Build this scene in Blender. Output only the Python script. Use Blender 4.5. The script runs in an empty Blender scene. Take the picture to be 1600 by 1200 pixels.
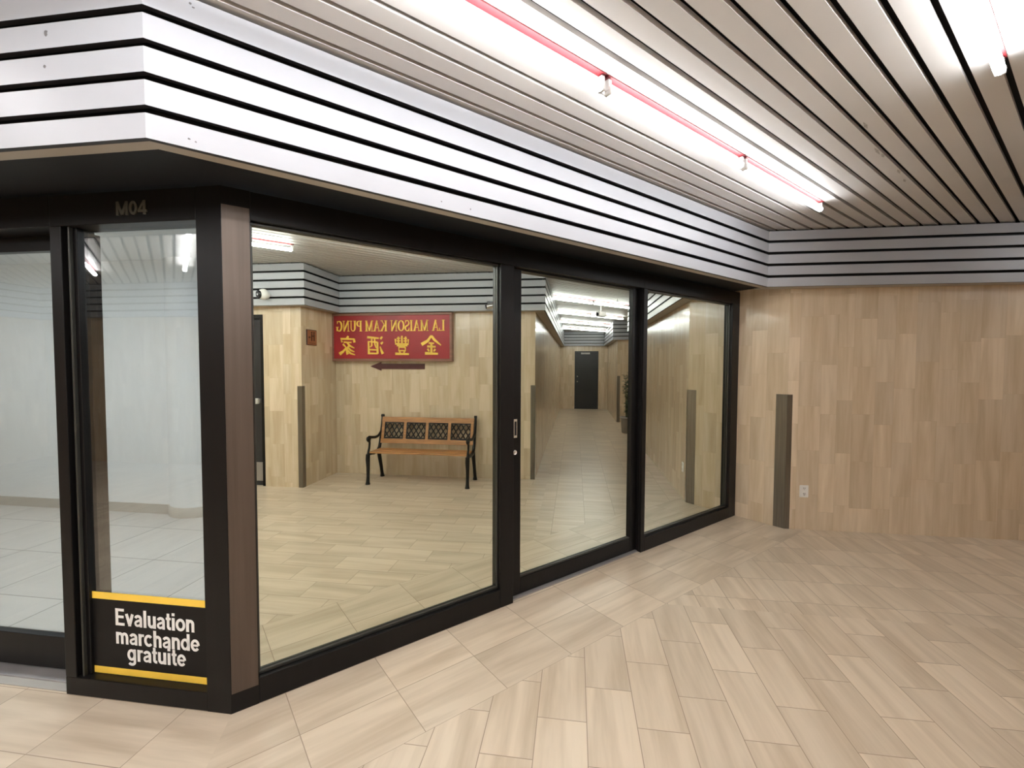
import bpy, bmesh, math, random
from mathutils import Vector, Matrix

random.seed(4)
S2 = math.sqrt(0.5)
C = bpy.context.scene.collection
scn = bpy.context.scene

# ------------------------------------------------------------------ camera, world, exposure
CAM_H = 1.55
yaw, pit, rol, FPX = math.radians(52.9635), math.radians(-2.2843), math.radians(0.2066), 701.37
Fh = Vector((math.cos(yaw), math.sin(yaw), 0)); Rh = Vector((math.sin(yaw), -math.cos(yaw), 0)); Uh = Vector((0, 0, 1))
F2 = Fh * math.cos(pit) + Uh * math.sin(pit); U2 = Uh * math.cos(pit) - Fh * math.sin(pit)
R3 = Rh * math.cos(rol) + U2 * math.sin(rol); U3 = U2 * math.cos(rol) - Rh * math.sin(rol)
cd = bpy.data.cameras.new('camera'); cam = bpy.data.objects.new('camera', cd); C.objects.link(cam)
m = Matrix((R3, U3, -F2)).transposed().to_4x4(); m.translation = (0, 0, CAM_H); cam.matrix_world = m
cd.sensor_width = 36; cd.sensor_fit = 'HORIZONTAL'; cd.lens = 36 * FPX / 1600; cd.clip_start = 0.02; cd.clip_end = 100
scn.camera = cam
w = bpy.data.worlds.new('world'); scn.world = w; w.use_nodes = True
w.node_tree.nodes['Background'].inputs[0].default_value = (0.6, 0.6, 0.62, 1)
w.node_tree.nodes['Background'].inputs[1].default_value = 0.02
scn.view_settings.view_transform = 'Standard'; scn.view_settings.look = 'None'
scn.view_settings.gamma = 1; scn.view_settings.use_curve_mapping = False
scn.view_settings.exposure = 1.1
cy = scn.cycles; cy.diffuse_bounces = 8; cy.glossy_bounces = 8; cy.transparent_max_bounces = 12; cy.max_bounces = 14
TUBE_POWER = 17.0
SHOP_POWER = 27.0

# ------------------------------------------------------------------ materials
def new_mat(name):
    mt = bpy.data.materials.new(name); mt.use_nodes = True
    nt = mt.node_tree; b = nt.nodes['Principled BSDF']
    return mt, nt, b
def setp(b, **k):
    names = dict(color='Base Color', rough='Roughness', metal='Metallic', spec='Specular IOR Level', coat='Coat Weight', coatr='Coat Roughness')
    for kk, v in k.items():
        b.inputs[names[kk]].default_value = (*v, 1) if kk == 'color' else v
def noisy(name, color, rough, metal=0, scale=6, amount=.12, stretch=(1, 1, 1), spec=.5):
    mt, nt, b = new_mat(name); setp(b, color=color, rough=rough, metal=metal, spec=spec)
    tc = nt.nodes.new('ShaderNodeTexCoord'); mp = nt.nodes.new('ShaderNodeMapping'); mp.inputs['Scale'].default_value = stretch
    nz = nt.nodes.new('ShaderNodeTexNoise'); nz.inputs['Scale'].default_value = scale; nz.inputs['Detail'].default_value = 5
    mr = nt.nodes.new('ShaderNodeMapRange'); mr.inputs[1].default_value = .3; mr.inputs[2].default_value = .7
    mr.inputs[3].default_value = 1 - amount; mr.inputs[4].default_value = 1 + amount
    mx = nt.nodes.new('ShaderNodeVectorMath'); mx.operation = 'SCALE'; mx.inputs[0].default_value = color
    nt.links.new(tc.outputs['Object'], mp.inputs[0]); nt.links.new(mp.outputs[0], nz.inputs['Vector'])
    nt.links.new(nz.outputs['Fac'], mr.inputs[0]); nt.links.new(mr.outputs[0], mx.inputs['Scale'])
    nt.links.new(mx.outputs[0], b.inputs['Base Color'])
    return mt
def emis(name, color, strength):
    mt, nt, b = new_mat(name); b.inputs['Emission Color'].default_value = (*color, 1); b.inputs['Emission Strength'].default_value = strength
    setp(b, color=(.8, .8, .8), rough=.4)
    return mt

def stone(name, dark, light, rough, ramp_lo, ramp_hi, tone, grout, gw, coat=0, fine=16, spec=.5):
    """veined stone: UV = metres inside each tile (u along the grain), attribute 'tile' = (random, du, dv)"""
    mt, nt, b = new_mat(name); setp(b, rough=rough, coat=coat, coatr=.06, spec=spec)
    L = nt.links.new; N = nt.nodes.new
    uv = N('ShaderNodeUVMap'); uv.uv_map = 'UVMap'
    at = N('ShaderNodeAttribute'); at.attribute_name = 'tile'
    sp = N('ShaderNodeSeparateXYZ'); L(at.outputs['Vector'], sp.inputs[0])
    su = N('ShaderNodeSeparateXYZ'); L(uv.outputs[0], su.inputs[0])
    rnd = N('ShaderNodeMath'); rnd.operation = 'MULTIPLY'; rnd.inputs[1].default_value = 57.0; L(sp.outputs[0], rnd.inputs[0])
    def veins(ku, kv, scale, detail, dist):
        a = N('ShaderNodeMath'); a.operation = 'MULTIPLY'; a.inputs[1].default_value = ku; L(su.outputs[0], a.inputs[0])
        c = N('ShaderNodeMath'); c.operation = 'MULTIPLY'; c.inputs[1].default_value = kv; L(su.outputs[1], c.inputs[0])
        cb = N('ShaderNodeCombineXYZ'); L(a.outputs[0], cb.inputs[0]); L(c.outputs[0], cb.inputs[1]); L(rnd.outputs[0], cb.inputs[2])
        nz = N('ShaderNodeTexNoise'); nz.inputs['Scale'].default_value = scale; nz.inputs['Detail'].default_value = detail
        nz.inputs['Distortion'].default_value = dist; L(cb.outputs[0], nz.inputs['Vector'])
        return nz
    n1 = veins(1.1, fine, 1.0, 4, .5); n2 = veins(3.0, fine * 5, 1.0, 3, .2)
    mixn = N('ShaderNodeMix'); mixn.data_type = 'FLOAT'; mixn.inputs[0].default_value = .22
    L(n1.outputs['Fac'], mixn.inputs[2]); L(n2.outputs['Fac'], mixn.inputs[3])
    mr = N('ShaderNodeMapRange'); mr.inputs[1].default_value = ramp_lo; mr.inputs[2].default_value = ramp_hi; L(mixn.outputs[0], mr.inputs[0])
    col = N('ShaderNodeMix'); col.data_type = 'RGBA'; col.inputs[6].default_value = (*dark, 1); col.inputs[7].default_value = (*light, 1)
    L(mr.outputs[0], col.inputs[0])
    tr = N('ShaderNodeMapRange'); tr.inputs[3].default_value = 1 - tone; tr.inputs[4].default_value = 1 + tone; L(sp.outputs[0], tr.inputs[0])
    sc = N('ShaderNodeVectorMath'); sc.operation = 'SCALE'; L(col.outputs[2], sc.inputs[0]); L(tr.outputs[0], sc.inputs['Scale'])
    # joints: distance to the tile edge
    def edge(co, size):
        d = N('ShaderNodeMath'); d.operation = 'SUBTRACT'; L(size, d.inputs[0]); L(co, d.inputs[1])
        mn = N('ShaderNodeMath'); mn.operation = 'MINIMUM'; L(co, mn.inputs[0]); L(d.outputs[0], mn.inputs[1])
        return mn
    eu = edge(su.outputs[0], sp.outputs[1]); ev = edge(su.outputs[1], sp.outputs[2])
    mn = N('ShaderNodeMath'); mn.operation = 'MINIMUM'; L(eu.outputs[0], mn.inputs[0]); L(ev.outputs[0], mn.inputs[1])
    lt = N('ShaderNodeMapRange'); lt.inputs[1].default_value = gw * .5; lt.inputs[2].default_value = gw; lt.inputs[3].default_value = 1; lt.inputs[4].default_value = 0
    L(mn.outputs[0], lt.inputs[0])
    fin = N('ShaderNodeMix'); fin.data_type = 'RGBA'; fin.inputs[7].default_value = (*grout, 1)
    L(lt.outputs[0], fin.inputs[0]); L(sc.outputs[0], fin.inputs[6]); L(fin.outputs[2], b.inputs['Base Color'])
    return mt

M = {}
M['floor'] = stone('floor_stone', (.50, .40, .29), (.66, .55, .42), .28, .34, .60, .06, (.29, .215, .15), .0022, fine=9)
M['wall'] = stone('wall_stone', (.56, .435, .29), (.72, .595, .44), .22, .32, .64, .08, (.46, .34, .23), .0006, coat=.25, fine=9)
M['shop_floor'] = stone('shop_floor_tile', (.46, .45, .43), (.54, .53, .50), .35, .25, .75, .03, (.17, .165, .16), .006, fine=2.5)
M['board'] = noisy('white_board_paint', (.385, .395, .425), .38, scale=2.2, amount=.03)
M['slat'] = noisy('ceiling_slat_paint', (.56, .54, .525), .42, scale=1.5, amount=.04)
M['board_edge'] = noisy('dark_board_edge', (.035, .033, .036), .5, scale=3, amount=.1)
M['scuff'] = noisy('ceiling_scuff', (.36, .34, .32), .6, scale=40, amount=.3)
M['chip'] = noisy('chipped_paint', (.16, .15, .15), .7, scale=60, amount=.4)
M['lip'] = noisy('board_return_paint', (.40, .36, .31), .5, scale=3, amount=.08)
M['void'] = noisy('black_void_paint', (.006, .006, .008), .6, scale=3, amount=.2)
M['bronze'] = noisy('black_bronze_aluminium', (.0065, .0058, .0058), .36, scale=3, amount=.15, stretch=(8, 8, .5), spec=.24)
M['lit_bronze'] = noisy('bronze_with_reflected_light', (.105, .080, .064), .38, metal=.55, scale=3, amount=.12, stretch=(14, 14, .4))  # bronze lightened to hold the light reflected by the post front
M['bead'] = noisy('glazing_bead_aluminium', (.05, .05, .045), .35, metal=.5, scale=3, amount=.1)
M['steel'] = noisy('brushed_steel', (.23, .21, .18), .32, metal=.9, scale=4, amount=.18, stretch=(30, 30, .6))
M['chrome'] = noisy('chrome', (.75, .74, .74), .2, metal=.9, scale=9, amount=.05)
M['bar'] = noisy('push_bar_metal', (.55, .54, .53), .4, metal=.3, scale=4, amount=.08)
M['alu'] = noisy('threshold_aluminium', (.36, .34, .33), .4, metal=.5, scale=4, amount=.15)
M['red'] = noisy('red_paint', (.16, .010, .014), .5, scale=5, amount=.15)
M['socket'] = noisy('lamp_holder', (.55, .53, .52), .35, metal=.3, scale=8, amount=.05)
M['tube'] = emis('fluorescent_glow', (.985, 1, 1.01), TUBE_POWER)
M['shop_tube'] = emis('shop_fluorescent_glow', (.88, .97, 1.06), SHOP_POWER)
M['white_wall'] = noisy('white_plaster', (.74, .76, .77), .6, scale=1.2, amount=.02)
M['base'] = noisy('grey_baseboard', (.40, .38, .34), .5, scale=4, amount=.05)
M['decal_black'] = noisy('black_vinyl', (.008, .007, .007), .4, scale=5, amount=.1, spec=.2)
M['decal_yellow'] = noisy('yellow_vinyl', (.93, .62, .08), .4, scale=8, amount=.06)
M['decal_white'] = noisy('white_vinyl', (.85, .85, .84), .4, scale=8, amount=.03)
M['number'] = noisy('olive_grey_number', (.075, .07, .055), .5, scale=9, amount=.1)
M['sign_red'] = noisy('sign_red_lacquer', (.36, .022, .028), .35, scale=2.5, amount=.18)
M['sign_frame'] = noisy('sign_frame_wood', (.27, .13, .09), .4, scale=5, amount=.2, stretch=(1, 1, 6))
M['gold'] = noisy('gold_paint', (.95, .62, .09), .35, scale=7, amount=.15)
M['arrow'] = noisy('dark_red_paint', (.085, .015, .014), .5, scale=4, amount=.15)
M['plaque'] = noisy('copper_plaque', (.38, .16, .08), .4, metal=.2, scale=4, amount=.12)
M['plaque_dark'] = noisy('dark_brown_paint', (.06, .02, .013), .5, scale=4, amount=.1)
M['iron'] = noisy('cast_iron', (.012, .011, .010), .42, metal=.4, scale=14, amount=.3)
M['wood'] = noisy('varnished_slat_wood', (.43, .20, .065), .38, scale=5, amount=.28, stretch=(1.0, 12, 12))
M['door_dark'] = noisy('dark_door_paint', (.022, .023, .028), .3, scale=2, amount=.2)
M['white_plastic'] = noisy('white_plastic', (.78, .77, .74), .35, scale=6, amount=.03)
M['black_plastic'] = noisy('black_plastic', (.012, .012, .014), .2, scale=6, amount=.1)
M['leaf'] = noisy('plant_leaf', (.035, .065, .02), .45, scale=20, amount=.4)
M['pot'] = noisy('grey_pot', (.30, .28, .26), .5, scale=8, amount=.1)
M['soil'] = noisy('soil', (.03, .02, .014), .9, scale=30, amount=.3)

def glass(name, reflect, rc, tc):
    mt = bpy.data.materials.new(name); mt.use_nodes = True; nt = mt.node_tree; nt.nodes.clear()
    out = nt.nodes.new('ShaderNodeOutputMaterial'); mx = nt.nodes.new('ShaderNodeMixShader')
    tr = nt.nodes.new('ShaderNodeBsdfTransparent'); gl = nt.nodes.new('ShaderNodeBsdfGlossy')
    gl.inputs['Roughness'].default_value = 0.0; gl.inputs['Color'].default_value = (*rc, 1); tr.inputs['Color'].default_value = (*tc, 1)
    mx.inputs[0].default_value = reflect
    nt.links.new(tr.outputs[0], mx.inputs[1]); nt.links.new(gl.outputs[0], mx.inputs[2]); nt.links.new(mx.outputs[0], out.inputs[0])
    return mt
M['mirror_glass'] = glass('mirrored_window_film', .94, (.80, .85, .76), (.25, .25, .22))
M['clear_glass'] = glass('clear_window_glass', .15, (.95, .97, .97), (.93, .95, .94))

# ------------------------------------------------------------------ mesh helpers
class MB:
    def __init__(self): self.v = []; self.f = []; self.mi = []; self.mats = []; self.smooth = []
    def slot(self, mt):
        if mt not in self.mats: self.mats.append(mt)
        return self.mats.index(mt)
    def poly(self, pts, mt, smooth=False):
        i = len(self.v); self.v += [tuple(p) for p in pts]; self.f.append(list(range(i, i + len(pts)))); self.mi.append(self.slot(mt)); self.smooth.append(smooth)
    def raw(self, verts, faces, mt, smooth=False):
        i = len(self.v); self.v += [tuple(p) for p in verts]; s = self.slot(mt)
        for f in faces: self.f.append([i + k for k in f]); self.mi.append(s); self.smooth.append(smooth)
    def box(self, a, b, mt, bev=0.0):
        x0, y0, z0 = [min(p, q) for p, q in zip(a, b)]; x1, y1, z1 = [max(p, q) for p, q in zip(a, b)]
        if bev <= 0:
            self.raw([(x0, y0, z0), (x1, y0, z0), (x1, y1, z0), (x0, y1, z0), (x0, y0, z1), (x1, y0, z1), (x1, y1, z1), (x0, y1, z1)],
                     [(0, 3, 2, 1), (4, 5, 6, 7), (0, 1, 5, 4), (1, 2, 6, 5), (2, 3, 7, 6), (3, 0, 4, 7)], mt)
        else:
            bm = bmesh.new(); bmesh.ops.create_cube(bm, size=1)
            for v in bm.verts: v.co = Vector(((x0 + x1) / 2 + v.co.x * (x1 - x0), (y0 + y1) / 2 + v.co.y * (y1 - y0), (z0 + z1) / 2 + v.co.z * (z1 - z0)))
            bmesh.ops.bevel(bm, geom=bm.edges[:], offset=bev, segments=2, affect='EDGES', profile=.5)
            bm.verts.index_update()
            self.raw([v.co[:] for v in bm.verts], [[v.index for v in f.verts] for f in bm.faces], mt); bm.free()
    def prism(self, base, up, mt):       # base polygon extruded by vector up
        n = len(base); up = Vector(up); b = [Vector(p) for p in base]; t = [p + up for p in b]
        nrm = Vector((0, 0, 0))
        for k in range(n): nrm += b[k].cross(b[(k + 1) % n])
        if nrm.dot(up) < 0: b.reverse(); t.reverse()
        self.raw(b + t, [list(range(n))[::-1], list(range(n, 2 * n))] + [(k, (k + 1) % n, n + (k + 1) % n, n + k) for k in range(n)], mt)
    def tube(self, pts, rad, mt, seg=10, smooth=True, flat=1.0):
        pts = [Vector(p) for p in pts]; rad = rad if isinstance(rad, (list, tuple)) else [rad] * len(pts); rings = []
        prev = None
        for k, p in enumerate(pts):
            d = (pts[min(k + 1, len(pts) - 1)] - pts[max(k - 1, 0)]).normalized()
            a = prev - d * prev.dot(d) if prev is not None else d.orthogonal()
            if prev is None and abs(d.x) < .99: a = Vector((1, 0, 0)) - d * d.x
            a.normalize(); prev = a; b = d.cross(a)
            rings.append([p + (a * math.cos(2 * math.pi * j / seg) * flat + b * math.sin(2 * math.pi * j / seg)) * rad[k] for j in range(seg)])
        vs = [q for r in rings for q in r]; fs = []
        for k in range(len(rings) - 1):
            for j in range(seg): fs.append((k * seg + j, k * seg + (j + 1) % seg, (k + 1) * seg + (j + 1) % seg, (k + 1) * seg + j))
        self.raw(vs, fs, mt, smooth)
        self.raw(rings[0], [list(range(seg))[::-1]], mt); self.raw(rings[-1], [list(range(seg))], mt)
    def lathe(self, prof, c, mt, seg=24, smooth=True):
        vs = []; fs = []
        for r, z in prof: vs += [(c[0] + r * math.cos(2 * math.pi * j / seg), c[1] + r * math.sin(2 * math.pi * j / seg), c[2] + z) for j in range(seg)]
        for k in range(len(prof) - 1):
            for j in range(seg): fs.append((k * seg + j, k * seg + (j + 1) % seg, (k + 1) * seg + (j + 1) % seg, (k + 1) * seg + j))
        self.raw(vs, fs, mt, smooth)
        self.raw(vs[:seg], [list(range(seg))[::-1]], mt); self.raw(vs[-seg:], [list(range(seg))], mt)
    def build(self, name, parent=None, tf=None):
        me = bpy.data.meshes.new(name)
        vs = self.v if tf is None else [tuple(tf @ Vector(p)) for p in self.v]
        me.from_pydata(vs, [], self.f); me.update()
        for mt in self.mats: me.materials.append(mt)
        me.polygons.foreach_set('material_index', self.mi); me.polygons.foreach_set('use_smooth', self.smooth); me.update()
        o = bpy.data.objects.new(name, me); C.objects.link(o)
        if parent is not None: o.parent = parent
        return o

def empty(name, loc=(0, 0, 0), rz=0.0):
    o = bpy.data.objects.new(name, None); C.objects.link(o); o.location = loc; o.rotation_euler = (0, 0, rz); o.empty_display_size = .1
    return o
def tag(o, label, cat, group=None):
    o['label'] = label; o['category'] = cat
    if group: o['group'] = group
    return o
def struct(o): o['kind'] = 'structure'; return o

def sd(s, d, z=0.0):                 # plan point from s = x + y and d = x - y
    return Vector(((s + d) / 2, (s - d) / 2, z))

# tiled surface: list of (polygon in 2D metres, grain 'u' axis) -> one mesh with UVs and the 'tile' attribute
class Tiles:
    def __init__(self): self.polys = []
    def add(self, pts3, uvs, size): self.polys.append((pts3, uvs, size))
    def build(self, name, mt, slab=None, slabmat=None):
        vs = []; fs = []
        for pts, uvs, s in self.polys: i = len(vs); vs += [tuple(p) for p in pts]; fs.append(list(range(i, i + len(pts))))
        n = len(fs)
        if slab: 
            i = len(vs); vs += [tuple(p) for p in slab[0]]; fs += [[i + k for k in f] for f in slab[1]]
        me = bpy.data.meshes.new(name); me.from_pydata(vs, [], fs)
        uv = me.uv_layers.new(name='UVMap'); at = me.attributes.new('tile', 'FLOAT_VECTOR', 'FACE')
        li = 0; dat = []
        for k, f in enumerate(fs):
            if k < n:
                for q in self.polys[k][1]: dat += [q[0], q[1]]
                at.data[k].vector = (random.random(), self.polys[k][2][0], self.polys[k][2][1])
            else:
                for q in f: dat += [.2, .2]
                at.data[k].vector = (.5, .4, .4)
        uv.data.foreach_set('uv', dat); me.materials.append(mt); me.update()
        o = bpy.data.objects.new(name, me); C.objects.link(o); return struct(o)

def clip(poly, planes):              # poly of 2D points; planes (a,b,c) keep a*x+b*y<=c
    for a, b, c in planes:
        out = []
        for i in range(len(poly)):
            p, q = poly[i], poly[(i + 1) % len(poly)]; dp = a * p[0] + b * p[1] - c; dq = a * q[0] + b * q[1] - c
            if dp <= 1e-9: out.append(p)
            if (dp < -1e-9 and dq > 1e-9) or (dp > 1e-9 and dq < -1e-9):
                t = dp / (dp - dq); out.append((p[0] + (q[0] - p[0]) * t, p[1] + (q[1] - p[1]) * t))
        poly = out
        if len(poly) < 3: return []
    return poly

def floor_zone(T, planes, box, ang, L, W, bond, org=(0, 0), z=0.0):
    """tiles L along direction ang, W across; planes clip in world; box = (u0,u1,v0,v1) range in local metres"""
    ca, sa = math.cos(ang), math.sin(ang)
    j0, j1 = math.floor((box[2] - org[1]) / W), math.ceil((box[3] - org[1]) / W)
    i0, i1 = math.floor((box[0] - org[0]) / L) - 1, math.ceil((box[1] - org[0]) / L)
    for j in range(j0, j1):
        off = (j % 2) * .5 * L if bond else 0
        for i in range(i0, i1):
            u0 = org[0] + i * L + off; v0 = org[1] + j * W
            q = [(u0, v0), (u0 + L, v0), (u0 + L, v0 + W), (u0, v0 + W)]
            wq = [(u * ca - v * sa, u * sa + v * ca) for u, v in q]
            r = clip(wq, planes)
            if not r: continue
            uvs = [((x * ca + y * sa) - u0, (-x * sa + y * ca) - v0) for x, y in r]
            T.add([(x, y, z) for x, y in r], uvs, (L, W))

# ------------------------------------------------------------------ plan of the place
D = 2.2911; XC = 0.174; SL = XC + D; XE = 4.652
SB = 6.472; SJ = 3.97; DE = 18.6; SK = -.13; DK = 3.86; DM = 2.70; SN = -3.66; DO = -12.4
SR = 8.2; DR0 = 8.9; DR1 = 13.3; SH = 6.37
P = dict(A=Vector((XC, D, 0)), B=Vector((XE, D, 0)), Cc=Vector((XE, SB - XE, 0)), Dd=sd(SB, DR0), E=sd(SR, DR0), F=sd(SR, DR1), G=sd(SH, DR1),
         H=sd(SH, DE), I=sd(SJ, DE), J=sd(SJ, DK), K=sd(SK, DK), L=sd(SK, DM), M=sd(SN, DM), N=sd(SN, DO), O=sd(SL, DO))
CEIL = 2.80; PITCH = .1048; ZF = 2.2845; BW = .080

# ------------------------------------------------------------------ floor
T = Tiles()
BD = .605
yb = D - BD; sb = SL - BD / S2
xin_c = sb - yb                                  # inner mitre corner of the border
A = P['A']; mx_, my_ = xin_c - A.x, yb - A.y      # mitre direction
mit = (my_, -mx_, my_ * A.x - mx_ * A.y)          # side test a*x+b*y<=c
big = 30
# border along the shopfront (two rows, straight joints) -- right of the mitre
front_pl = [(0, -1, -yb), (0, 1, D + .2), (1, 0, XE + .25)]
sgn = 1 if (mit[0] * 2 + mit[1] * 2.0) <= mit[2] else -1
mR = (sgn * mit[0], sgn * mit[1], sgn * mit[2]); mL = (-mR[0], -mR[1], -mR[2])
floor_zone(T, front_pl + [mR], (-1, 6, yb, D + .3), 0, .43, BD / 2, False, (.392, yb))
# border along the left face
left_pl = [(-1, -1, -sb), (1, 1, SL + .15), (-1, 1, -DO), mL]
floor_zone(T, left_pl, (-9, 9, -4, 4), math.radians(-45), .43, BD / 2, False, (0, (sb) * S2))
# field: running bond, grain along (1,1)
fld = [(0, 1, yb), (1, 1, sb), ]
f1 = [(0, 1, yb), (1, 1, 4.22), (1, -1, 9), (-1, 1, -DO), (-1, -1, 3.8), (1, 1, sb)]
# split: left of the mitre the field is bounded by the left border, right of it by the front border
fA = [(1, 1, sb), (-1, -1, 3.8), (-1, 1, 14), mL]
fB = [(0, 1, yb), (1, 1, 4.22), (-1, -1, 3.8), (1, -1, 20), mR]
rng = (-3, 12, -14, 14)
OR = (2.72 * S2, -2.53 * S2)
floor_zone(T, fA, rng, math.radians(45), .438, .2155, True, OR)
floor_zone(T, fB, rng, math.radians(45), .438, .2155, True, OR)
# corridor: straight joints
fC = [(0, 1, yb), (-1, -1, -4.22), (1, 1, SR + .1), (1, -1, DE + .3)]
floor_zone(T, fC, (2, 7, -14, 3), math.radians(45), .318, .205, False, (4.43 * S2, 0))
ff = T.build('floor', M['floor'])
mb = MB(); mb.box((-9, -9, -.12), (14, 10, -.004), M['void']); struct(mb.build('floor_slab'))
T = Tiles()
floor_zone(T, [(-1, -1, -SL - .13), (-1, 1, 12.4), (0, 1, 9.2), (1, 0, 4.8), (0, -1, -D - .06)], (0, 12, -1, 14), math.radians(45), .62, .62, False, (SL * S2 + .1, .2), .001)
T.build('floor_shop', M['shop_floor'])

# ------------------------------------------------------------------ stone walls
def wall(name, a, b, h=2.86, th=.12, mt='wall', z0=0.0, holes=()):
    """stone wall from a to b; the walkable side is on the left when walking a -> b"""
    T = Tiles(); a = Vector(a); b = Vector(b); d = (b - a); Ln = d.length; d.normalize(); n = Vector((-d.y, d.x, 0))
    TW, TH = .152, .456
    x1 = 0.0
    while x1 < Ln - .01:
        x0 = x1; TW = random.uniform(.10, .20); x1 = x0 + TW
        if x1 > Ln - .05: x1 = Ln
        TW = x1 - x0; TH = random.uniform(.36, .56); off = -random.random() * TH
        j = 0
        while True:
            za, zb = z0 + off + j * TH, z0 + off + (j + 1) * TH; j += 1
            if za >= h: break
            ca, cb = max(za, z0), min(zb, h)
            if cb <= ca: continue
            quads = [(x0, x1, ca, cb)]
            for hx0, hx1, hz0, hz1 in holes:
                nq = []
                for q in quads:
                    if q[1] <= hx0 or q[0] >= hx1 or q[3] <= hz0 or q[2] >= hz1: nq.append(q); continue
                    if q[0] < hx0: nq.append((q[0], hx0, q[2], q[3]))
                    if q[1] > hx1: nq.append((hx1, q[1], q[2], q[3]))
                    xa, xb = max(q[0], hx0), min(q[1], hx1)
                    if q[2] < hz0: nq.append((xa, xb, q[2], hz0))
                    if q[3] > hz1: nq.append((xa, xb, hz1, q[3]))
                quads = nq
            for q in quads:
                pts = [a + d * q[1] + Vector((0, 0, q[2])), a + d * q[0] + Vector((0, 0, q[2])), a + d * q[0] + Vector((0, 0, q[3])), a + d * q[1] + Vector((0, 0, q[3]))]
                uvs = [(q[2] - za, q[1] - x0), (q[2] - za, q[0] - x0), (q[3] - za, q[0] - x0), (q[3] - za, q[1] - x0)]
                T.add(pts, uvs, (TH, TW))
    # body behind the facing
    segs = [(0, Ln, z0, h)]
    for hx0, hx1, hz0, hz1 in holes: segs = [(0, hx0, z0, h), (hx1, Ln, z0, h), (hx0, hx1, hz1, h)]
    vs = []; fs = []
    for s0, s1, q0, q1 in segs:
        i = len(vs)
        for zz in (q0, q1):
            for xx, nn in ((s0 + .004, -.001), (s1 - .004, -.001), (s1 - .004, -th), (s0 + .004, -th)): vs.append(a + d * xx + n * nn + Vector((0, 0, zz)))
        fs += [[i + k for k in f] for f in ((0, 3, 2, 1), (4, 5, 6, 7), (0, 1, 5, 4), (1, 2, 6, 5), (2, 3, 7, 6), (3, 0, 4, 7))]
    return T.build(name, M[mt], slab=(vs, fs))
# walking so that the hall is on the left: clockwise list reversed
wall('wall_chamfer', P['Cc'], P['B'] + Vector((0, .10, 0)))
wall('wall_back', P['Dd'], P['Cc'])
wall('wall_recess_near', P['E'], P['Dd'])
wall('wall_recess_back', P['F'], P['E'])
wall('wall_recess_far', P['G'], P['F'])
wall('wall_corridor_right', P['H'], P['G'])
EDW0 = (4.71 - SJ) * S2; EDW1 = (5.91 - SJ) * S2      # dark door in the end wall, measured from I
wall('wall_corridor_end', P['I'], P['H'], holes=((EDW0, EDW1, 0, 2.10),))
wall('wall_corridor_left', P['J'], P['I'])
wall('wall_bench', P['K'], P['J'])
wall('wall_toilet_sign', P['L'], P['K'])
MD1 = (SK - SN) * S2 - (SK + .865) * S2; MD0 = MD1 - .92      # dark push-bar door, measured from M
wall('wall_side_door', P['M'], P['L'], holes=((MD0, MD1, 0, 2.19),))
wall('wall_hall_rear', P['N'], P['M'])
wall('wall_hall_far', P['O'], P['N'])
LT = 2.30                                               # left end of the glazed left face
lf = Vector((-S2, S2, 0))
wall('wall_left_face', P['A'] + lf * LT, P['O'])

# ------------------------------------------------------------------ fascia of five white boards along every wall
fl = {'front': ('y', 1.899), 'back': ('s', 6.262), 'r0': ('d', DR0 + .15), 'r1': ('s', SR - .2), 'r2': ('d', DR1 - .2), 'right': ('s', SH - .2), 'end': ('d', DE - .2),
      'cl': ('s', SJ + .2), 'bench': ('d', DK - .2), 'toil': ('s', SK + .2), 'side': ('d', DM - .2), 'rear': ('s', -3.45), 'far': ('d', DO + .2), 'left': ('s', 1.844)}
def lncoef(l, off=0.0):
    k, c = l
    if k == 'y': return (0, 1, c + off)
    if k == 's': return (1, 1, c)
    return (1, -1, c)
order = ['front', 'back', 'r0', 'r1', 'r2', 'right', 'end', 'cl', 'bench', 'toil', 'side', 'rear', 'far', 'left']
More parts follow.
